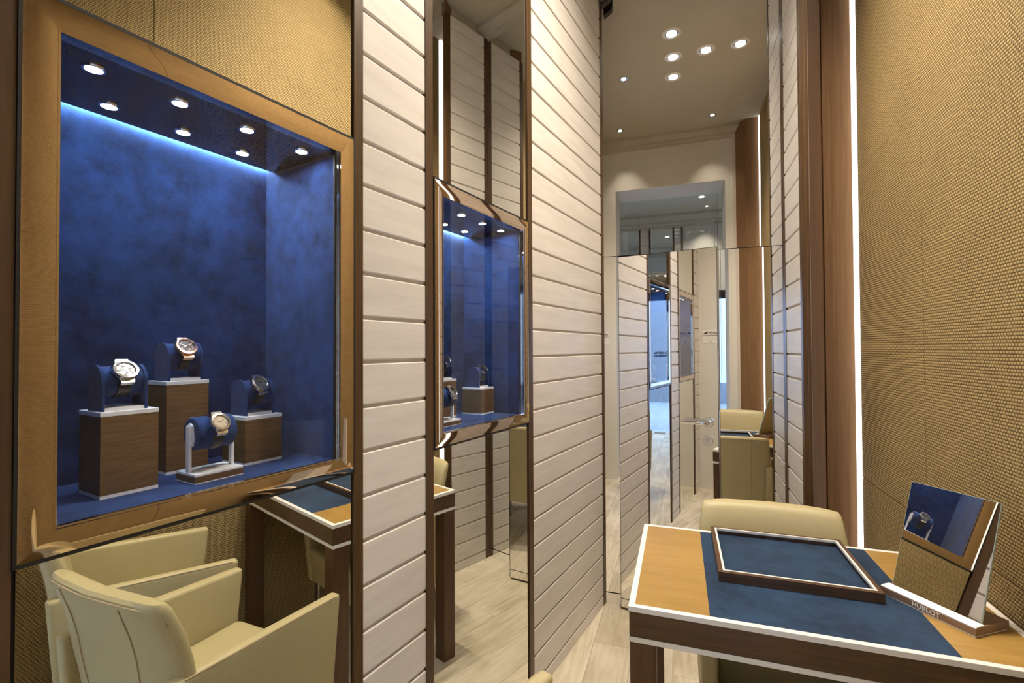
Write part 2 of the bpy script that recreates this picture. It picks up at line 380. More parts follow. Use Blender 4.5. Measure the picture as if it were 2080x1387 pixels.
# ------------------------------------------------------------------ mirror columns and display cases
Z0, Z1, ZI0, ZI1 = 1.148, 1.974, 1.187, 1.928
def column(so0, so1, which):
    w0 = 'large near' if which == 0 else 'small far'
    for nm, z0, z1 in (('above', Z1 + 0.004, PTOP), ('below', 0.0, Z0 - 0.004)):
        t = empty('wall_mirror', LP(so0, 0, z0))
        bv = t.matrix_basis.inverted
        o = boxL('mirror_pane', so0 + 0.0035, so1 - 0.0035, 0.003, 0.009, z0, z1, MIRROR, None)
        o.location = -Vector(t.location); o.parent = t
        o = boxL('dark_reveal', so0 - 0.002, so1 + 0.002, 0.009, 0.03, z0, z1, BLACK, None)
        o.location = -Vector(t.location); o.parent = t
        tag(t, {(0, 'above'): 'tall wall mirror reflecting woven straw above the large near display case',
                (0, 'below'): 'wall mirror reflecting armchairs below the large near display case',
                (1, 'above'): 'tall narrow mirror reflecting white planks above the small far display case',
                (1, 'below'): 'narrow mirror reflecting a desk leg below the small far display case'}[(which, nm)], 'mirror', 'mirrors of the left wall')
    C = empty('display_case', LP(so0, 0, Z0), ANG_L)
    W = so1 - so0; H = Z1 - Z0; i0, i1, j0, j1 = 0.044, W - 0.041, ZI0 - Z0, ZI1 - Z0; D = 0.295
    # frame: local x along wall, y into the wall, z up; four mitred rails with a bowed polished face
    prof = []
    nseg = 22
    for q in range(nseg + 1):
        t = q / nseg
        prof.append((t ** 1.6, -0.0055 - 0.0009 * math.sin(PI * t ** 1.6) + 0.0012 * t ** 1.6))
    def rail(corners_o, corners_i):
        (ox0, oz0), (ox1, oz1) = corners_o; (ix0, iz0), (ix1, iz1) = corners_i
        vs, fs = [], []
        full = [(0.0, 0.02)] + prof + [(1.0, 0.02)]
        for t, y in full:
            vs.append((ox0 + (ix0 - ox0) * t, y, oz0 + (iz0 - oz0) * t)); vs.append((ox1 + (ix1 - ox1) * t, y, oz1 + (iz1 - oz1) * t))
        for q in range(len(full) - 1): fs.append((2 * q, 2 * q + 1, 2 * q + 3, 2 * q + 2))
        o = mesh_obj('frame_rail', vs, fs, FRAMEM, C, True); return o
    e = 0.0025
    O4 = [(e, e), (W - e, e), (W - e, H - e), (e, H - e)]; I4 = [(i0, j0), (i1, j0), (i1, j1), (i0, j1)]
    for q in range(4): rail((O4[q], O4[(q + 1) % 4]), (I4[q], I4[(q + 1) % 4]))
    for a in ((-0.0018, W + 0.0018, -0.0035, 0.0022), (-0.0018, W + 0.0018, H - 0.0022, H + 0.0035), (-0.0018, 0.0022, 0.0022, H - 0.0022), (W - 0.0022, W + 0.0018, 0.0022, H - 0.0022)):
        box('shadow_gap', a[0], a[1], -0.0055, 0.02, a[2], a[3], BLACK, C)
    # lined box
    box('back_panel', i0 - 0.03, i1 + 0.03, D, D + 0.012, j0 - 0.03, j1 + 0.035, SUEDE, C)
    box('side_panel', i1 + 0.001, i1 + 0.012, 0.012, D, j0 - 0.01, j1 + 0.035, SUEDE, C)
    box('side_panel', i0 - 0.012, i0 - 0.001, 0.012, D, j0 - 0.01, j1 + 0.035, SUEDE, C)
    box('floor_panel', i0 - 0.012, i1 + 0.012, 0.012, D, j0 - 0.012, j0 - 0.001, SUEDE, C)
    box('ceiling_panel', i0 - 0.012, i1 + 0.012, 0.012, D - 0.032, j1 + 0.001, j1 + 0.010, BLACKGL, C)
    box('light_strip', i0 + 0.001, i1 - 0.001, D - 0.009, D - 0.002, j1 + 0.014, j1 + 0.020, STRIP_C, C)
    box('lid', i0 - 0.012, i1 + 0.012, 0.012, D + 0.01, j1 + 0.036, j1 + 0.046, SHELL, C)
    box('glass_pane', i0, i1, 0.004, 0.0045, j0, j1, GLASS, C)
    for x in (i0 + 0.0015, i1 - 0.0035):
        box('chrome_edge', x, x + 0.002, 0.0055, 0.0085, j0, j1, CHROME, C)
    box('chrome_edge', i0, i1, 0.0055, 0.0085, j0, j0 + 0.0016, CHROME, C)
    box('black_edge', i1 - 0.009, i1 - 0.0035, 0.007, 0.011, j0, j1, BLACK, C)
    for x, y in ((0.108, 0.07), (0.240, 0.07), (0.372, 0.07), (0.505, 0.07), (0.175, 0.20), (0.307, 0.20), (0.438, 0.20)):
        r = lathe('downlight', [(0.0125, -0.003), (0.0165, -0.003), (0.0175, 0.0), (0.0175, 0.001), (0.0125, 0.001)], CHROME, C, n=24, closed=True)
        r.location = (x, y, j1)
        l = lathe('lens', [(0, -0.0015), (0.0122, -0.0015), (0.0122, 0.0), (0, 0.0)], LENS_C, r, n=20)
    tag(C, 'large near display case lined in blue suede with four watches' if which == 0 else 'small far display case lined in blue suede seen at a slant', 'display case', 'recessed display cases')
    return C
column(0.4185, 1.0185, 0)
column(1.3275, 1.9275, 1)

# ------------------------------------------------------------------ right wall
wall_r = struct(mesh_obj('wall_right', box_v(0.86, 0.92, -0.35, 2.95, 0, CEIL), CUBE_F, SHELL), 'right wall with woven straw panels, white planks and oak coves')
box('plank_backing', XR + 0.0065, XR + 0.04, 2.4405, 2.77, 0, PTOP, GROOVE, wall_r)
box('upper_infill', XR + 0.05, 0.86, 2.41, 2.9, PTOP, CEIL, PAINT, wall_r)
plank_set(wall_r, (XR, 2.751), -PI / 2, 2.751 - 2.4395)
struct(box('trim_%d' % n_tr, XR - 0.002, XR + 0.05, 2.751, YM, 0, PTOP, TRIMW, bev=0.0012), 'dark oak post between the right planks and the mirror'); n_tr += 1
struct(box('trim_%d' % n_tr, XR - 0.002, XR + 0.03, 2.4035, 2.4395, 0, PTOP, TRIMW, bev=0.0012), 'dark oak post between the right planks and the oak cove'); n_tr += 1
def slab(name, p, q, th, z0, z1, mat, parent):
    """vertical slab from p to q (plan), thickness th to the left of p->q"""
    p, q = Vector((*p, 0)), Vector((*q, 0)); t = (q - p).normalized(); n = Vector((-t.y, t.x, 0)) * th
    a = [p, q, q + n, p + n]
    return mesh_obj(name, [(v.x, v.y, z0) for v in a] + [(v.x, v.y, z1) for v in a], CUBE_F, mat, parent)
YF, YNR = 2.615, 0.300
slab('cove_panel', (0.649, YF), (0.534, 2.403), -0.014, 0, CEIL, NICHEW, wall_r)
slab('cove_panel', (0.766, YF - 0.011), (0.650, YF - 0.011), -0.014, 0, CEIL, NICHEW, wall_r)
slab('cove_panel', (0.56, 0.155), (0.640, YNR), -0.014, 0, CEIL, NICHEW, wall_r)
slab('cove_panel', (0.641, YNR + 0.003), (0.766, YNR + 0.003), -0.014, 0, CEIL, NICHEW, wall_r)
box('dark_reveal', 0.765, 0.86, YF - 0.006, YF + 0.02, 0, CEIL, BLACK, wall_r)
WT = 0.02
GAP = 0.9025
def woven(y0, y1, z0, z1): return box('woven_panel', XW, XW + WT, y0, y1, z0, z1, WEAVE, wall_r, bev=0.0025)
woven(0.346, GAP - 0.001, 0.0, CEIL)
woven(GAP + 0.001, 1.962, 0.868, CEIL); woven(1.9625, 2.556, 0.868, CEIL)
woven(GAP + 0.001, 2.4985, 0.0, 0.8655); woven(2.5005, 2.556, 0.0, 0.8655)
box('panel_backing', XW + WT, XW + WT + 0.01, 0.31, 2.60, 0, CEIL, BLACK, wall_r)
for y0, y1, lab in ((2.560, YF - 0.008, 'bright vertical light strip between the far oak cove and the woven wall'), (YNR + 0.006, 0.342, 'vertical light strip at the near end of the woven wall seen only in mirrors')):
    tag(box('light_strip', XW - 0.007, XW + 0.012, y0, y1, 0.0, CEIL - 0.002, LED, bev=0.001), lab, 'light strip', 'vertical light strips')
# near end of the right wall
box('plank_backing', 0.549, 0.575, 0.151, 0.175, 0, PTOP, GROOVE, wall_r)
plank_set(wall_r, (0.542, 0.175), -PI / 2, 0.0245)

# ------------------------------------------------------------------ far wall: mirrors and mirrored door
wall_f = struct(mesh_obj('wall_far', box_v(-0.7, 0.95, YM + 0.06, YM + 0.12, 0, CEIL), CUBE_F, DARKROOM), 'far end wall behind the mirrors')
box('top_infill', -0.45, 0.6, YM + 0.003, YM + 0.05, 3.63, CEIL, PAINT, wall_f)
XLC = -LA + LS * YM
ZD = 1.977
def mpanel(name, x0, x1, z0, z1, label, rot=0.0, sk=True):
    t = empty(name, (x1, YM, z0), rot)
    box('mirror_pane', x0 - x1 + 0.0006, -0.0006, 0.0, 0.006, 0.0015, z1 - z0, MIRROR2, t)
    box('dark_edge', x0 - x1, 0.0, 0.0062, 0.02, 0, z1 - z0, BLACK, t)
    tag(t, label, 'mirror', 'mirrors of the far wall')
    return t
mpanel('wall_mirror', XLC - 0.03, XR + 0.02, ZD + 0.001, 3.63, 'tall mirror above the mirrored door reflecting the ceiling lights')
mpanel('wall_mirror', XLC - 0.03, -0.322, 0.064, ZD - 0.001, 'narrow mirror strip between the left planks and the mirrored door')
mpanel('wall_mirror', 0.203, XR + 0.02, 0.064, ZD - 0.001, 'mirror panel behind the far armchair right of the mirrored door', rot=-0.0042)
bb = struct(box('baseboard_far', XLC - 0.03, -0.322, YM - 0.001, YM + 0.02, 0.0, 0.060, MIRROR2), 'polished skirting under the narrow mirror')
bb = struct(box('baseboard_back', 0.203, XR + 0.02, YM - 0.001, YM + 0.02, 0.0, 0.060, MIRROR2), 'polished skirting under the right mirror panel')
# the door, standing slightly open
DA = 0.214
door = empty('door_1', (-0.3174, 2.7468, 0), -DA)
DW = 0.517
struct(door, 'mirrored door with a chrome lever handle standing slightly open')
box('mirror_face', 0.002, DW - 0.0025, 0.0, 0.006, 0.064, 1.962, MIRROR2, door)
box('leaf', 0.0, DW, 0.0062, 0.04, 0.012, 1.966, BLACK, door)
box('kick_plate', 0.002, DW - 0.0025, 0.0, 0.006, 0.014, 0.060, MIRROR2, door)
box('edge_strip', DW, DW + 0.0025, 0.0, 0.04, 0.012, 1.966, STEEL, door)
box('latch', DW + 0.0025, DW + 0.004, 0.008, 0.03, 1.03, 1.13, CHROME, door)
hx = 0.467
h = lathe('handle', [(0, -0.009), (0.0255, -0.009), (0.027, -0.006), (0.027, 0.0), (0, 0.0)], CHROME, door, axis='y', n=32)
h.location = (hx, -0.0005, 1.072)
tube('lever', [(0, -0.008, 0), (0, -0.042, 0), (-0.006, -0.048, 0), (-0.02, -0.050, 0), (-0.128, -0.050, 0.0)], 0.0095, CHROME, h, n=16)
k = lathe('keyhole_plate', [(0, -0.008), (0.0255, -0.008), (0.027, -0.005), (0.027, 0.0), (0, 0.0)], CHROME, door, axis='y', n=32)
k.location = (hx - 0.003, -0.0005, 0.978)
prism('lock_cylinder', [(0.0085 * math.cos(a), 0.006 + 0.0085 * math.sin(a)) for a in [PI * q / 8 for q in range(-1, 10)]] + [(-0.0045, 0.0), (-0.0045, -0.017), (0.0045, -0.017), (0.0045, 0.0)], 'y', -0.0105, -0.006, STEEL, k)
# recess behind the door
box('door_recess', -0.325, 0.203, YM + 0.03, YM + 0.05, 0, ZD, DARKROOM, wall_f)
# small black camera in the top corner
sc = empty('security_camera', (XLC + 0.008, YM - 0.045, 3.40))
prism('housing', [(0, 0.0), (0.016, 0.012), (0.046, 0.03), (0.052, 0.05), (0.052, 0.09), (0, 0.09)], 'y', -0.02, 0.02, plain('black_plastic', (0.012, 0.009, 0.008), 0.35), sc, bev=0.003)
lathe('lens', [(0, -0.004), (0.006, -0.003), (0.007, 0.0), (0, 0.0)], CHROME, sc, n=12, axis='y', center=(0.012, -0.021, 0.03))
tag(sc, 'small black camera bracket in the top corner beside the tall mirror', 'camera')

# ------------------------------------------------------------------ near wall with the entrance opening
wall_n = struct(mesh_obj('wall_near', box_v(-1.0, -0.65, YN2, YN, 0, CEIL), CUBE_F, WALLP), 'cream entrance wall beside the opening')
box('pier', 0.474, 0.60, YN2, YN, 0, CEIL, WALLP, wall_n)
box('lintel', -0.65, 0.474, YN2, YN, 3.20, CEIL, WALLP, wall_n)
sg = empty('surveillance_sign', (-0.735, YN + 0.0005, 1.50))
box('plate', -0.155, 0, 0.0, 0.002, 0.0, 0.130, plain('sign_plate', (0.80, 0.77, 0.68), 0.35), sg)
def sign_text(body, size, x, z, bold=0.0, sp=1.0, nm='lettering'):
    o = text_obj(nm, body, size, LETTER, sg, bold=bold, spacing=sp)
    o.rotation_euler = (PI / 2, 0, PI); o.location = (x, 0.0025, z)
sign_text('AREA', 0.036, -0.008, 0.094, 0.0005); sign_text('VIDEOSORVEGLIATA', 0.0162, -0.005, 0.073, 0.0002)
for q, wd in enumerate((0.115, 0.130, 0.122)): box('text_line', -0.14, -0.14 + wd, 0.002, 0.0023, 0.030 + q * 0.012, 0.0312 + q * 0.012, plain('sign_grey', (0.35, 0.33, 0.3), 0.5), sg)
box('emblem', -0.083, -0.073, 0.002, 0.0024, 0.009, 0.018, LETTER, sg)
prism('camera_symbol', [(-0.148, 0.100), (-0.120, 0.095), (-0.108, 0.097), (-0.105, 0.122), (-0.121, 0.120), (-0.126, 0.109), (-0.148, 0.105)], 'y', 0.002, 0.0024, LETTER, sg)
tag(sg, 'small printed surveillance notice on the cream wall, mirrored in the door', 'sign')

# ------------------------------------------------------------------ lobby, shop window and street beyond the opening
def lobby_wall(name, verts, lab, mat=WALLP): return struct(mesh_obj(name, verts, CUBE_F, mat), lab)
lobby_wall('wall_lobby_left', box_v(-1.72, -1.66, -3.25, -0.2, 0, CEIL), 'cream side wall of the lobby')
lobby_wall('wall_lobby_right', box_v(1.66, 1.72, -3.25, -0.2, 0, CEIL), 'cream side wall of the lobby on the window side')
lobby_wall('wall_side_left', box_v(-1.72, -1.0, YN2, YN2 + 0.1, 0, CEIL), 'cream return wall beside the entrance pier')
lobby_wall('wall_side_right', box_v(0.60, 1.72, YN2, YN2 + 0.1, 0, CEIL), 'cream return wall on the right of the entrance')
wb = lobby_wall('wall_back', box_v(-1.72, 1.72, -3.25, -3.15, 2.42, CEIL), 'cream wall above the shop window')
for x0, x1, nm, mt in ((-1.5, -0.645, 'mirror_strip', MIRROR2), (-0.615, -0.475, 'plank_strip', PLANK), (-0.445, -0.082, 'mirror_strip', MIRROR2), (-0.055, 0.055, 'plank_strip', PLANK)):
    if nm == 'plank_strip':
        for q in range(9): box('plank', x0, x1, -3.15, -3.138, 2.43 + q * 0.12, 2.43 + q * 0.12 + 0.112, mt, wb)
    else: box(nm, x0, x1, -3.15, -3.145, 2.43, 3.52, mt, wb)
for x in (-0.645, -0.475, -0.082, 0.055): box('post', x, x + 0.03, -3.15, -3.13, 2.42, 3.53, TRIMW, wb)
prism('cornice', [(-3.15 + a * 2, CEIL - 0.20 + b * 1.8) for a, b in CORN], 'x', -1.66, 1.66, PAINT, wb)
prism('cornice', [(YN2 - a * 2, CEIL - 0.20 + b * 1.8) for a, b in CORN], 'x', -1.66, 1.66, PAINT, wb)
win = empty('window_1', (0, -3.2, 0)); struct(win, 'glazed shop front with a dark header onto the street')
FR = plain('dark_metal', (0.025, 0.027, 0.03), 0.35, 0.6)
box('header', -1.66, 1.66, -0.05, 0.05, 2.28, 2.42, FR, win)
for x in (-1.66, -0.55, 0.50, 1.61): box('post', x, x + 0.05, -0.03, 0.03, 0, 2.28, FR, win)
for x0, x1 in ((-1.61, -0.55), (0.55, 1.61)): box('glass_pane', x0, x1, -0.003, 0.003, 0.03, 2.28, PANE, win)
box('glass_pane', -0.50, 0.50, -0.003, 0.003, 0.03, 2.28, PANE, win)
w2 = empty('window_2', (0, YN2 + 0.02, 0)); struct(w2, 'frameless glass over the entrance opening')
box('glass_pane', -0.65, -0.012, 0, 0.006, 2.30, 3.20, PANE, w2); box('glass_pane', -0.010, 0.392, 0, 0.006, 2.30, 3.20, PANE, w2)
box('glass_pane', 0.395, 0.425, -0.01, 0.0, 0.01, 3.20, PANE, w2); box('glass_pane', 0.428, 0.474, 0, 0.006, 0.01, 3.20, PANE, w2)
box('glass_edge', 0.392, 0.395, -0.012, 0.008, 0.0, 3.20, STEEL, w2); box('glass_edge', 0.425, 0.428, -0.012, 0.008, 0.0, 3.20, STEEL, w2)
struct(mesh_obj('ground', box_v(-9, 9, -14, -3.25, -0.1, -0.02), CUBE_F, PAVE), 'grey street paving outside the shop window')
fac = empty('shop_facade', (0, -8.2, 0))
box('wall_panel', -6, 6, -0.4, 0.0, 0.53, 3.4, FACADE, fac); box('plinth', -6, 6, -0.4, 0.02, -0.02, 0.53, PLINTHG, fac)
box('upper_wall', -6, 6, -0.4, 0.05, 3.4, 6.0, plain('stone_upper', (0.45, 0.44, 0.42), 0.8), fac)
for body, z in (('UNITED COLORS', 1.300), ('OF BENETTON.', 1.218)):
    o = text_obj('lettering', body, 0.076, LETTER, fac, extrude=0.004, bold=0.0020, spacing=0.98)
    o.rotation_euler = (PI / 2, 0, PI); o.location = (0.17, 0.006, z)
tag(fac, 'pale shop front across the street with black lettering, seen in the mirrors', 'building')

# ------------------------------------------------------------------ desk
XL, XT, TN, TF, ZT = -0.130, 0.758, 1.285, 1.903, 0.783
desk = empty('desk', (XL, TN, 0)); W, D = XT - XL, TF - TN
tag(desk, 'oak desk with white edging, blue suede inlay and square dark legs', 'desk')
E2 = 0.016
box('oak_panel', E2, 0.197, E2, D - E2, ZT - 0.02, ZT - 0.0006, OAKTOP, desk)
box('suede_inlay', 0.197, 0.700, E2, D - E2, ZT - 0.02, ZT - 0.0003, SUEDE2, desk)
box('oak_panel', 0.700, W - E2, E2, D - E2, ZT - 0.02, ZT - 0.0006, OAKTOP, desk)
for z0, z1 in ((ZT - 0.014, ZT), (ZT - 0.091, ZT - 0.078)):
    box('edge_strip', 0, W, 0, E2, z0, z1, LACQ, desk, bev=0.001); box('edge_strip', 0, W, D - E2, D, z0, z1, LACQ, desk, bev=0.001)
    box('edge_strip', 0, E2, E2, D - E2, z0, z1, LACQ, desk, bev=0.001); box('edge_strip', W - E2, W, E2, D - E2, z0, z1, LACQ, desk, bev=0.001)
za, zb = ZT - 0.078, ZT - 0.014
box('apron', 0.002, W - 0.002, 0.002, 0.018, za, zb, OAKSHADE, desk); box('apron', 0.002, W - 0.002, D - 0.018, D - 0.002, za, zb, OAKSHADE, desk)
box('apron', 0.002, 0.018, 0.018, D - 0.018, za, zb, OAKSHADE, desk); box('apron', W - 0.018, W - 0.002, 0.018, D - 0.018, za, zb, OAKSHADE, desk)
for x in (0.003, W - 0.068):
    for y in (0.003, D - 0.068): box('leg', x, x + 0.065, y, y + 0.065, 0, ZT - 0.091, OAKLEG, desk, bev=0.0015)
# tray
tr = empty('tray', (0.102, 1.502, ZT)); TW, TD, TH = 0.398, 0.372, 0.028
tag(tr, 'oak presentation tray with shade in its side colour, lined in blue suede with a white rim on the desk', 'tray')
box('base', 0.004, TW - 0.004, 0.004, TD - 0.004, 0.0, 0.008, SUEDE2, tr)
for a in ((0, TW, 0, 0.012), (0, TW, TD - 0.012, TD), (0, 0.012, 0.012, TD - 0.012), (TW - 0.012, TW, 0.012, TD - 0.012)): box('side', *a, 0, TH, OAKSHADE, tr, bev=0.0008)
for a in ((0.012, TW - 0.012, 0.012, 0.018), (0.012, TW - 0.012, TD - 0.018, TD - 0.012), (0.012, 0.018, 0.018, TD - 0.018), (TW - 0.018, TW - 0.012, 0.018, TD - 0.018)): box('rim', *a, TH - 0.007, TH + 0.0006, LACQ, tr)
# desk mirror
e2 = Vector((0.582, -0.813, 0)); ang = math.atan2(e2.y, e2.x)
dm = empty('desk_mirror', (0.5114, 1.571, ZT), ang)       # local x along front edge, local y to the back
tag(dm, 'tilted rectangular desk mirror on an oak base with engraved lettering', 'mirror')
BL = 0.215
prism('base', [(0.0, 0.003), (0.0, 0.019), (0.010, 0.0215), (0.115, 0.0215), (0.115, 0.003)], 'x', 0, BL, noise_mat('base_oak', (0.20, 0.115, 0.065), (0.30, 0.19, 0.115), 4, (2, 26, 26), rough=0.4), dm, bev=0.0006)
box('foot_strip', 0.001, BL - 0.001, 0.001, 0.114, 0.0, 0.003, LACQ, dm)
prism('top_bar', [(0.001, 0.0200), (0.001, 0.0216), (0.010, 0.0235), (0.031, 0.0235), (0.031, 0.0216), (0.010, 0.0216)], 'x', 0.001, BL - 0.001, WHITE, dm)
tl = math.radians(16.3); c, s_ = math.cos(tl), math.sin(tl)
YP = 0.0
def tp(x, n, u):
    y = n * c + u * s_
    return (0.1085 + x * math.cos(YP) - y * math.sin(YP), 0.0314 + x * math.sin(YP) + y * math.cos(YP), 0.0235 - n * s_ + u * c)
def tbox(nm, x0, x1, n0, n1, u0, u1, m): return mesh_obj(nm, [tp(*v) for v in [(x0, n0, u0), (x1, n0, u0), (x1, n1, u0), (x0, n1, u0), (x0, n0, u1), (x1, n0, u1), (x1, n1, u1), (x0, n1, u1)]], CUBE_F, m, dm)
tbox('mirror_pane', -0.098, 0.098, 0.0, 0.0005, 0.0, 0.2815, MIRROR2)
tbox('glass_edge', -0.099, 0.099, 0.0007, 0.006, 0.0, 0.2825, plain('edge_glass', (0.55, 0.66, 0.62), 0.08, 0.3))
tbox('back_board', -0.09, 0.09, 0.0062, 0.009, 0.0, 0.27, LEATHER)
tx = text_obj('lettering', 'HUBLOT', 0.0155, plain('silver_letter', (0.92, 0.88, 0.82), 0.4), dm, extrude=0.0003, spacing=1.08, bold=0.0002)
tx.rotation_euler = (PI / 2, 0, 0); tx.location = (0.079, -0.0004, 0.0065)

# ------------------------------------------------------------------ armchairs
def arm_mesh(sx):
    prof = [(-0.255, 0.275), (0.225, 0.275), (0.262, 0.632), (-0.285, 0.665)]
    return prof
def chair(loc, facing, label):
    C = empty('armchair', (loc[0], loc[1], 0), -facing)
    WD = 0.258
    for sx in (-1, 1):
        x0, x1 = (WD - 0.042, WD) if sx > 0 else (-WD, -WD + 0.042)
        a = prism('arm', arm_mesh(sx), 'x', x0, x1, LEATHER, C, bev=0.013, seg=3)
        xo = WD - 0.003 if sx > 0 else -WD + 0.003
        tube('piping', [(xo, -0.25, 0.659), (xo, 0.0, 0.6435), (xo, 0.235, 0.6295), (xo, 0.2535, 0.618), (xo, 0.236, 0.45), (xo, 0.2195, 0.29)], 0.0022, STITCH, a, n=6)
    box('seat', -WD + 0.038, WD - 0.038, -0.20, 0.245, 0.37, 0.457, LEATHER, C, bev=0.028, seg=4)
    box('seat_base', -WD + 0.035, WD - 0.035, -0.22, 0.225, 0.285, 0.372, LEATHER, C, bev=0.006)
    # back: loft of rounded sections
    secs = []
    prof = [(0.27, -0.215, 0.050, 0.252), (0.36, -0.222, 0.052, 0.255), (0.46, -0.230, 0.054, 0.257), (0.55, -0.242, 0.055, 0.257), (0.63, -0.258, 0.055, 0.255),
            (0.70, -0.268, 0.056, 0.250), (0.76, -0.281, 0.058, 0.244), (0.81, -0.296, 0.060, 0.239), (0.838, -0.306, 0.058, 0.236), (0.854, -0.312, 0.046, 0.232), (0.861, -0.315, 0.026, 0.226)]
    npt = 40
    vs, fs = [], []
    for z, y, th, hw in prof:
        for q in range(npt):
            a = 2 * PI * q / npt; p = 7.0
            cx = math.copysign(abs(math.cos(a)) ** (2 / p), math.cos(a)) * hw
            sy = math.copysign(abs(math.sin(a)) ** (2 / 3.2), math.sin(a)) * th / 2
            yy = y + sy + 0.030 * (cx / 0.25) ** 2
            zz = z - 0.012 * (cx / 0.25) ** 4 * (1 if z > 0.8 else 0)
            vs.append((cx, yy, zz))
    m = len(prof)
    for i in range(m - 1):
        for q in range(npt):
            q2 = (q + 1) % npt; fs.append((i * npt + q, i * npt + q2, (i + 1) * npt + q2, (i + 1) * npt + q))
    fs.append(tuple(range(npt))); fs.append(tuple((m - 1) * npt + q for q in range(npt)))
    b = mesh_obj('backrest', vs, fs, LEATHER, C, True)
    # piping round the rear edge of the back
    pts = []
    for z, y, th, hw in prof[1:-2]: pts.append((-hw + 0.003, y - th / 2 + 0.016 + 0.030, z - (0.012 if z > 0.8 else 0)))
    for q in range(1, 12):
        x = -0.226 + 0.452 * q / 12; pts.append((x, -0.312 - 0.024 + 0.030 * (x / 0.25) ** 2, 0.848 - 0.012 * (x / 0.25) ** 4))
    for z, y, th, hw in prof[1:-2][::-1]: pts.append((hw - 0.003, y - th / 2 + 0.016 + 0.030, z - (0.012 if z > 0.8 else 0)))
    tube('piping', pts, 0.0024, STITCH, b, n=6)
    for sx in (-0.128, 0.128):
        tube('seam', [(sx, y - th / 2 + 0.030 * (sx / 0.25) ** 2 - 0.0004, z) for z, y, th, hw in prof[:-2]], 0.0012, STITCH, b, n=5)
    for x in (-0.215, 0.215):
        for y, tlt in ((0.195, 0.0), (-0.205, -0.03)):
            mesh_obj('leg', [(x - .014, y - .004 + tlt, 0), (x + .014, y - .004 + tlt, 0), (x + .014, y + .004 + tlt, 0), (x - .014, y + .004 + tlt, 0),
                             (x - .014, y - .004, .29), (x + .014, y - .004, .29), (x + .014, y + .004, .29), (x - .014, y + .004, .29)], CUBE_F, STEEL, C)
    tag(C, label, 'armchair', 'cream leather armchairs round the desk')
    return C
def place(front, th, label):
    t = math.radians(th); d = (math.sin(t), math.cos(t))
    return chair((front[0] - 0.262 * d[0], front[1] - 0.262 * d[1]), t, label)
place((-0.097, 1.125), 18.0, 'cream leather armchair nearest the left wall mirror, arm tip at the bottom edge')
place((0.455, 1.09), -4.0, 'cream leather armchair beside the woven wall, seen only in the mirror')
chair((0.3135, 1.745), PI, 'cream leather armchair behind the desk in front of the far mirror')

# ------------------------------------------------------------------ watches, cushions, plinths
def caseobj(name, s, d, z): return empty(name, LP(s, d, z), ANG_L)   # local x along wall, y into the wall, z up
ZFL = ZI0 - 0.001
def plinth(s0, s1, d0, d1, top, label, hidden=False):
    p = caseobj('plinth', (s0 + s1) / 2, (d0 + d1) / 2, ZFL); hx, hy = (s1 - s0) / 2, (d1 - d0) / 2; H = top - ZFL
    box('base_plate', -hx, hx, -hy, hy, 0, 0.006, WHITE, p); box('body', -hx, hx, -hy, hy, 0.006, H - 0.008, PLINTHW, p, bev=0.0006)
    box('top_plate', -hx - 0.0005, hx + 0.0005, -hy - 0.0005, hy + 0.0005, H - 0.008, H, WHITE, p, bev=0.0006)
    tag(p, label, 'plinth', 'oak watch plinths'); return top
def arch_prof(hw, h):
    r = hw; return [(-hw, 0)] + [(-r * math.cos(a), h - r + r * math.sin(a)) for a in [PI * q / 20 for q in range(21)]] + [(hw, 0)]
def cushion(s, d, z, label, width=0.072, hw=0.031, h=0.084):
    c = caseobj('watch_cushion', s, d, z)
    for x0, x1 in ((-width / 2, -width / 2 + 0.005), (width / 2 - 0.005, width / 2)):
        prism('arch_panel', arch_prof(hw, h), 'x', x0, x1, SUEDE_C, c, bev=0.001)
    r = hw - 0.003; cz = h - hw
    lathe('drum', [(r, -width / 2 + 0.005), (r, width / 2 - 0.005)], SUEDE_C, c, n=40, axis='x', center=(0, 0, cz))
    box('base_plate', -width / 2 + 0.005, width / 2 - 0.005, -hw + 0.002, hw - 0.002, 0.0, 0.006, WHITE, c)
    tag(c, label, 'watch cushion', 'blue suede watch cushions')
    return (s, d, z + cz, r)
def barrel_stand(s, d, z, label):
    c = caseobj('watch_stand', s, d, z)
    box('base', -0.048, 0.048, -0.036, 0.036, 0.002, 0.014, PLINTHW, c); box('foot_plate', -0.048, 0.048, -0.036, 0.036, 0.0, 0.002, WHITE, c)
    box('top_plate', -0.048, 0.048, -0.036, 0.036, 0.014, 0.019, WHITE, c, bev=0.0006)
    for sx in (-1, 1):
        x0, x1 = (0.0395, 0.0455) if sx > 0 else (-0.0455, -0.0395)
        po = box('post', x0, x1, -0.006, 0.006, 0.019, 0.112, WHITE, c, bev=0.0008)
        prism('bracket', [(-0.009, 0.070), (0.009, 0.070), (0.013, 0.084), (0.009, 0.112), (0.0, 0.117), (-0.009, 0.112), (-0.013, 0.084)], 'x', x0 + (-0.0035 if sx > 0 else 0.0035), x1 + (-0.0035 if sx > 0 else 0.0035), WHITE, po)
    lathe('drum', [(0, -0.0375), (0.0315, -0.0375), (0.0335, -0.035), (0.0335, 0.035), (0.0315, 0.0375), (0, 0.0375)], SUEDE_C, c, n=40, axis='x', center=(0, 0, 0.095))
    tag(c, label, 'watch stand', 'white barrel watch stands')
    return (s, d, z + 0.095, 0.0335)
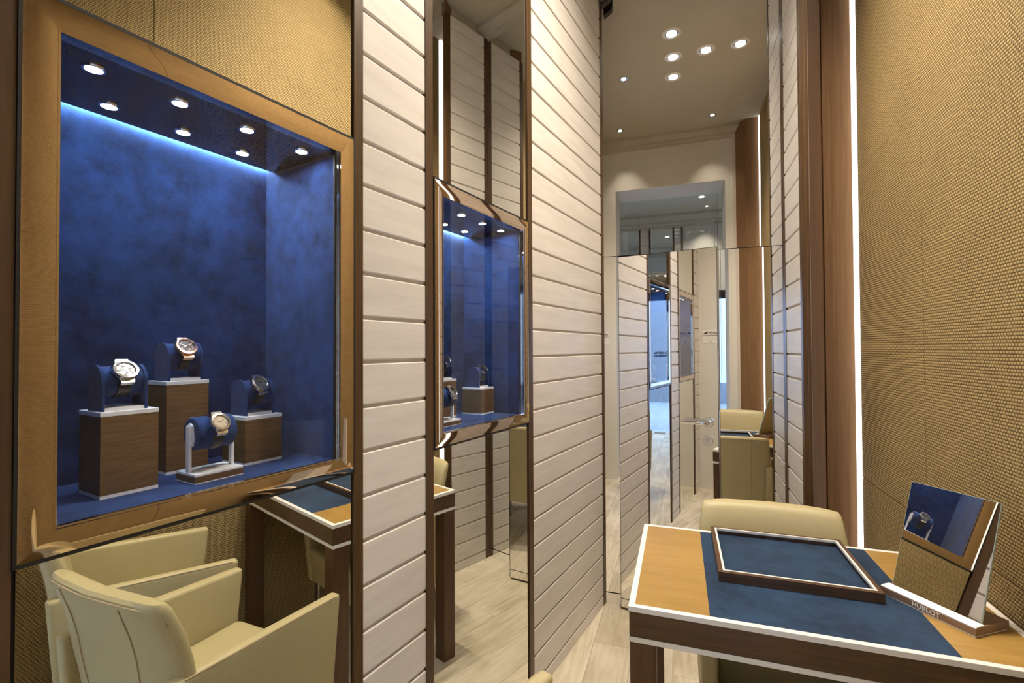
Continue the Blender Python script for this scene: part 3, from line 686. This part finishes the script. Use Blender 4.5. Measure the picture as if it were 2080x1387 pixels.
def watch(spot, label, bezel_m, dial_m, tilt=36.0, case_m=None, sub=False, hand_m=None, rad=0.0212, turn=0.0):
    s, d, z, R = spot; case_m = case_m or STEELW; hand_m = hand_m or STEELW
    n = (NL * math.cos(math.radians(tilt)) + Vector((0, 0, 1)) * math.sin(math.radians(tilt))).normalized()
    x = DL.copy(); y = n.cross(x)
    pos = LP(s, d, z) + n * (R + 0.0008)
    W_ = bpy.data.objects.new('watch', None); COL.objects.link(W_)
    m4 = Matrix((x, y, n)).transposed().to_4x4(); m4.translation = pos; W_.matrix_world = m4
    r = rad
    ca = lathe('case', [(0, 0), (r * 0.93, 0.0), (r, 0.0015), (r * 1.01, 0.006), (r * 0.98, 0.0085), (0, 0.0085)], case_m, W_, n=40)
    for sy in (-1, 1):
        prism('lug', [(-0.0125, sy * r * 0.78), (0.0125, sy * r * 0.78), (0.0105, sy * (r + 0.006)), (-0.0105, sy * (r + 0.006))], 'z', -0.0035, 0.0052, ROSE if case_m is ROSE else case_m, W_, bev=0.0008)
    be = lathe('bezel', [(r * 0.70, 0.0085), (r * 0.97, 0.0085), (r * 0.985, 0.0098), (r * 0.955, 0.0118), (r * 0.76, 0.0122), (r * 0.70, 0.0108)], bezel_m, W_, n=48, closed=True)
    for q in range(6):
        a = PI / 6 + q * PI / 3
        lathe('screw', [(0, 0.0128), (0.0011, 0.0128), (0.0012, 0.0120), (0, 0.0120)], STEELW, be, n=8, center=(r * 0.865 * math.cos(a), r * 0.865 * math.sin(a), 0))
    di = lathe('dial', [(0, 0.0092), (r * 0.71, 0.0092), (r * 0.71, 0.0086), (0, 0.0086)], dial_m, W_, n=40)
    for q in range(12):
        a = q * PI / 6; ca_, sa_ = math.cos(a), math.sin(a); r0, r1, hw = r * 0.52, r * 0.64, 0.0005
        mesh_obj('hour_marker', [(r0 * ca_ - hw * sa_, r0 * sa_ + hw * ca_, 0.0097), (r0 * ca_ + hw * sa_, r0 * sa_ - hw * ca_, 0.0097), (r1 * ca_ + hw * sa_, r1 * sa_ - hw * ca_, 0.0097), (r1 * ca_ - hw * sa_, r1 * sa_ + hw * ca_, 0.0097)], [(0, 1, 2, 3)], hand_m, di)
    for a, ln, hw in ((math.radians(150), r * 0.40, 0.0008), (math.radians(32), r * 0.58, 0.0006)):
        ca_, sa_ = math.cos(a), math.sin(a)
        mesh_obj('hand', [(-hw * sa_, hw * ca_, 0.0101), (hw * sa_, -hw * ca_, 0.0101), (ln * ca_ + hw * .4 * sa_, ln * sa_ - hw * .4 * ca_, 0.0101), (ln * ca_ - hw * .4 * sa_, ln * sa_ + hw * .4 * ca_, 0.0101)], [(0, 1, 2, 3)], hand_m, di)
    if sub:
        for a in (0, PI, -PI / 2):
            lathe('subdial', [(r * 0.17, 0.0094), (r * 0.20, 0.0098), (r * 0.22, 0.0094)], hand_m, di, n=20, center=(r * 0.34 * math.cos(a), r * 0.34 * math.sin(a), 0))
    lathe('crown', [(0, r * 1.12), (0.0026, r * 1.12), (0.0028, r * 1.00), (0, r * 0.98)], case_m, W_, n=12, axis='x', center=(0, 0, 0.0045))
    rs = R + 0.0002
    lathe('strap', [(rs, -0.0105), (rs + 0.0017, -0.0095), (rs + 0.0017, 0.0095), (rs, 0.0105)], STRAP, W_, n=48, axis='x', closed=True, center=(0, 0, -(R + 0.0008)))
    tag(W_, label, 'watch', 'watches in the display cases')
SUEDE_C = noise_mat('blue_suede_cushion', (0.006, 0.024, 0.095), (0.014, 0.048, 0.165), 60.0, rough=0.85, spec=0.15, sheen=0.12)

t1 = plinth(0.5555, 0.6460, 0.116, 0.208, 1.340, 'medium oak plinth with white top at the left of the near case')
t2 = plinth(0.6975, 0.7830, 0.203, 0.289, 1.384, 'tallest oak plinth at the back of the near case')
t3 = plinth(0.8275, 0.9190, 0.136, 0.228, 1.297, 'short oak plinth at the right of the near case')
watch(cushion(0.5975, 0.160, t1, 'blue suede cushion on the medium plinth'), 'polished steel skeleton watch on the left plinth cushion', STEELW, DIALS, rad=0.0206)
watch(cushion(0.7420, 0.246, t2, 'blue suede cushion on the tallest plinth'), 'rose gold chronograph with black dial on the tallest plinth', ROSE, DIALB, case_m=ROSE, sub=True, hand_m=ROSE, rad=0.0220)
watch(cushion(0.8740, 0.182, t3, 'blue suede cushion on the short right plinth'), 'steel watch with grey dial on the short right plinth', plain('titanium', (0.5, 0.48, 0.5), 0.25, 1.0), DIALG)
watch(barrel_stand(0.7385, 0.108, ZFL, 'white stand with a blue suede barrel at the front of the near case'), 'steel watch with champagne dial on the barrel stand', STEELW, plain('dial_champagne', (0.42, 0.36, 0.27), 0.25, 0.6), tilt=32, rad=0.0196)
o2 = 1.3275 - 0.4185
t5 = plinth(1.787, 1.880, 0.138, 0.230, 1.294, 'short oak plinth at the right of the small far case')
watch(cushion(1.8330, 0.184, t5, 'blue suede cushion on the plinth in the far case'), 'dark faced watch on the plinth in the far case', STEELW, DIALB)
t6 = plinth(1.622, 1.707, 0.200, 0.286, 1.335, 'oak plinth half hidden at the left of the far case')
watch(cushion(1.6645, 0.243, t6, 'blue suede cushion half hidden behind the far case frame'), 'black dial watch half hidden at the left of the far case', STEELW, DIALB)
watch(barrel_stand(1.522, 0.112, ZFL, 'white barrel stand half hidden by the far case frame'), 'steel chronograph on the barrel stand in the far case', STEELW, DIALB, sub=True, tilt=32)

# ------------------------------------------------------------------ ceiling lights
def downlight(x, y, big, label, aim=None, watts=None, cone=None):
    t = empty('downlight', (x, y, CEIL))
    r = 0.058 if big else 0.030
    lathe('trim_ring', [(r * 0.80, -0.004), (r * 1.12, -0.004), (r * 1.18, -0.001), (r * 1.18, 0.0), (r * 0.80, 0.0)], LACQ if big else STEEL, t, n=36, closed=True)
    lathe('recess', [(0, -0.0012), (r * 0.80, -0.0012), (r * 0.80, -0.0002), (0, -0.0002)], BLACK, t, n=32)
    lathe('lens', [(0, -0.007), (r * 0.62, -0.006), (r * 0.64, -0.0015), (0, -0.0015)], LENS, t, n=32)
    ld = bpy.data.lights.new('spot_light', 'SPOT'); ld.energy = watts; ld.color = WARM; ld.spot_size = cone; ld.spot_blend = 1.0; ld.shadow_soft_size = 0.010
    lo = bpy.data.objects.new('spot_light', ld); COL.objects.link(lo); lo.parent = t; lo.location = (0, 0, -0.018)
    if aim is not None:
        dv = Vector(aim) - Vector((x, y, CEIL - 0.02)); lo.rotation_euler = dv.to_track_quat('-Z', 'Y').to_euler()
    tag(t, label, 'light', 'large adjustable ceiling spots' if big else 'small ceiling pin spots')
C100 = math.radians(118)
downlight(-0.027, 1.920, True, 'large ceiling spot, first of the row of three', (-0.3, 2.0, 0), SPOT_W, C100)
downlight(-0.020, 1.620, True, 'large ceiling spot, middle of the row of three', (-0.25, 1.5, 0), SPOT_W, C100)
downlight(-0.022, 1.327, True, 'large ceiling spot, last of the row of three', (-0.35, 1.1, 0), SPOT_W, C100)
downlight(0.220, 1.630, True, 'large ceiling spot, middle of the crossing row', (0.3, 1.6, 0), SPOT_W, C100)
downlight(0.461, 1.627, True, 'large ceiling spot nearest the woven wall', (0.62, 1.4, 0), SPOT_W, C100)
PIN = math.radians(60)
downlight(-0.419, 1.437, False, 'small ceiling pin spot near the left plank wall', (-0.6, 1.5, 0), SMALL_W, PIN)
downlight(-0.560, 0.460, False, 'small ceiling pin spot at the left of the entrance', (-0.5, 0.12, 2.6), SMALL_W, PIN)
downlight(0.335, 0.502, False, 'small ceiling pin spot at the right of the entrance', (0.35, 0.12, 2.6), SMALL_W, PIN)
downlight(0.45, -2.75, False, 'small ceiling pin spot in the lobby above the shop window', (0.42, -3.2, 2.6), 30.0, PIN)
downlight(-0.2, -1.5, True, 'added ceiling spot brightening the lobby', (-0.2, -1.5, 0), 95.0, C100)  # added lamp without a seen fitting, lifts the dark lobby
downlight(0.35, -2.2, True, 'added ceiling spot brightening the lobby nearer the shop window', (0.3, -2.6, 1.5), 85.0, C100)  # second added lamp, brightens the lobby towards the street side
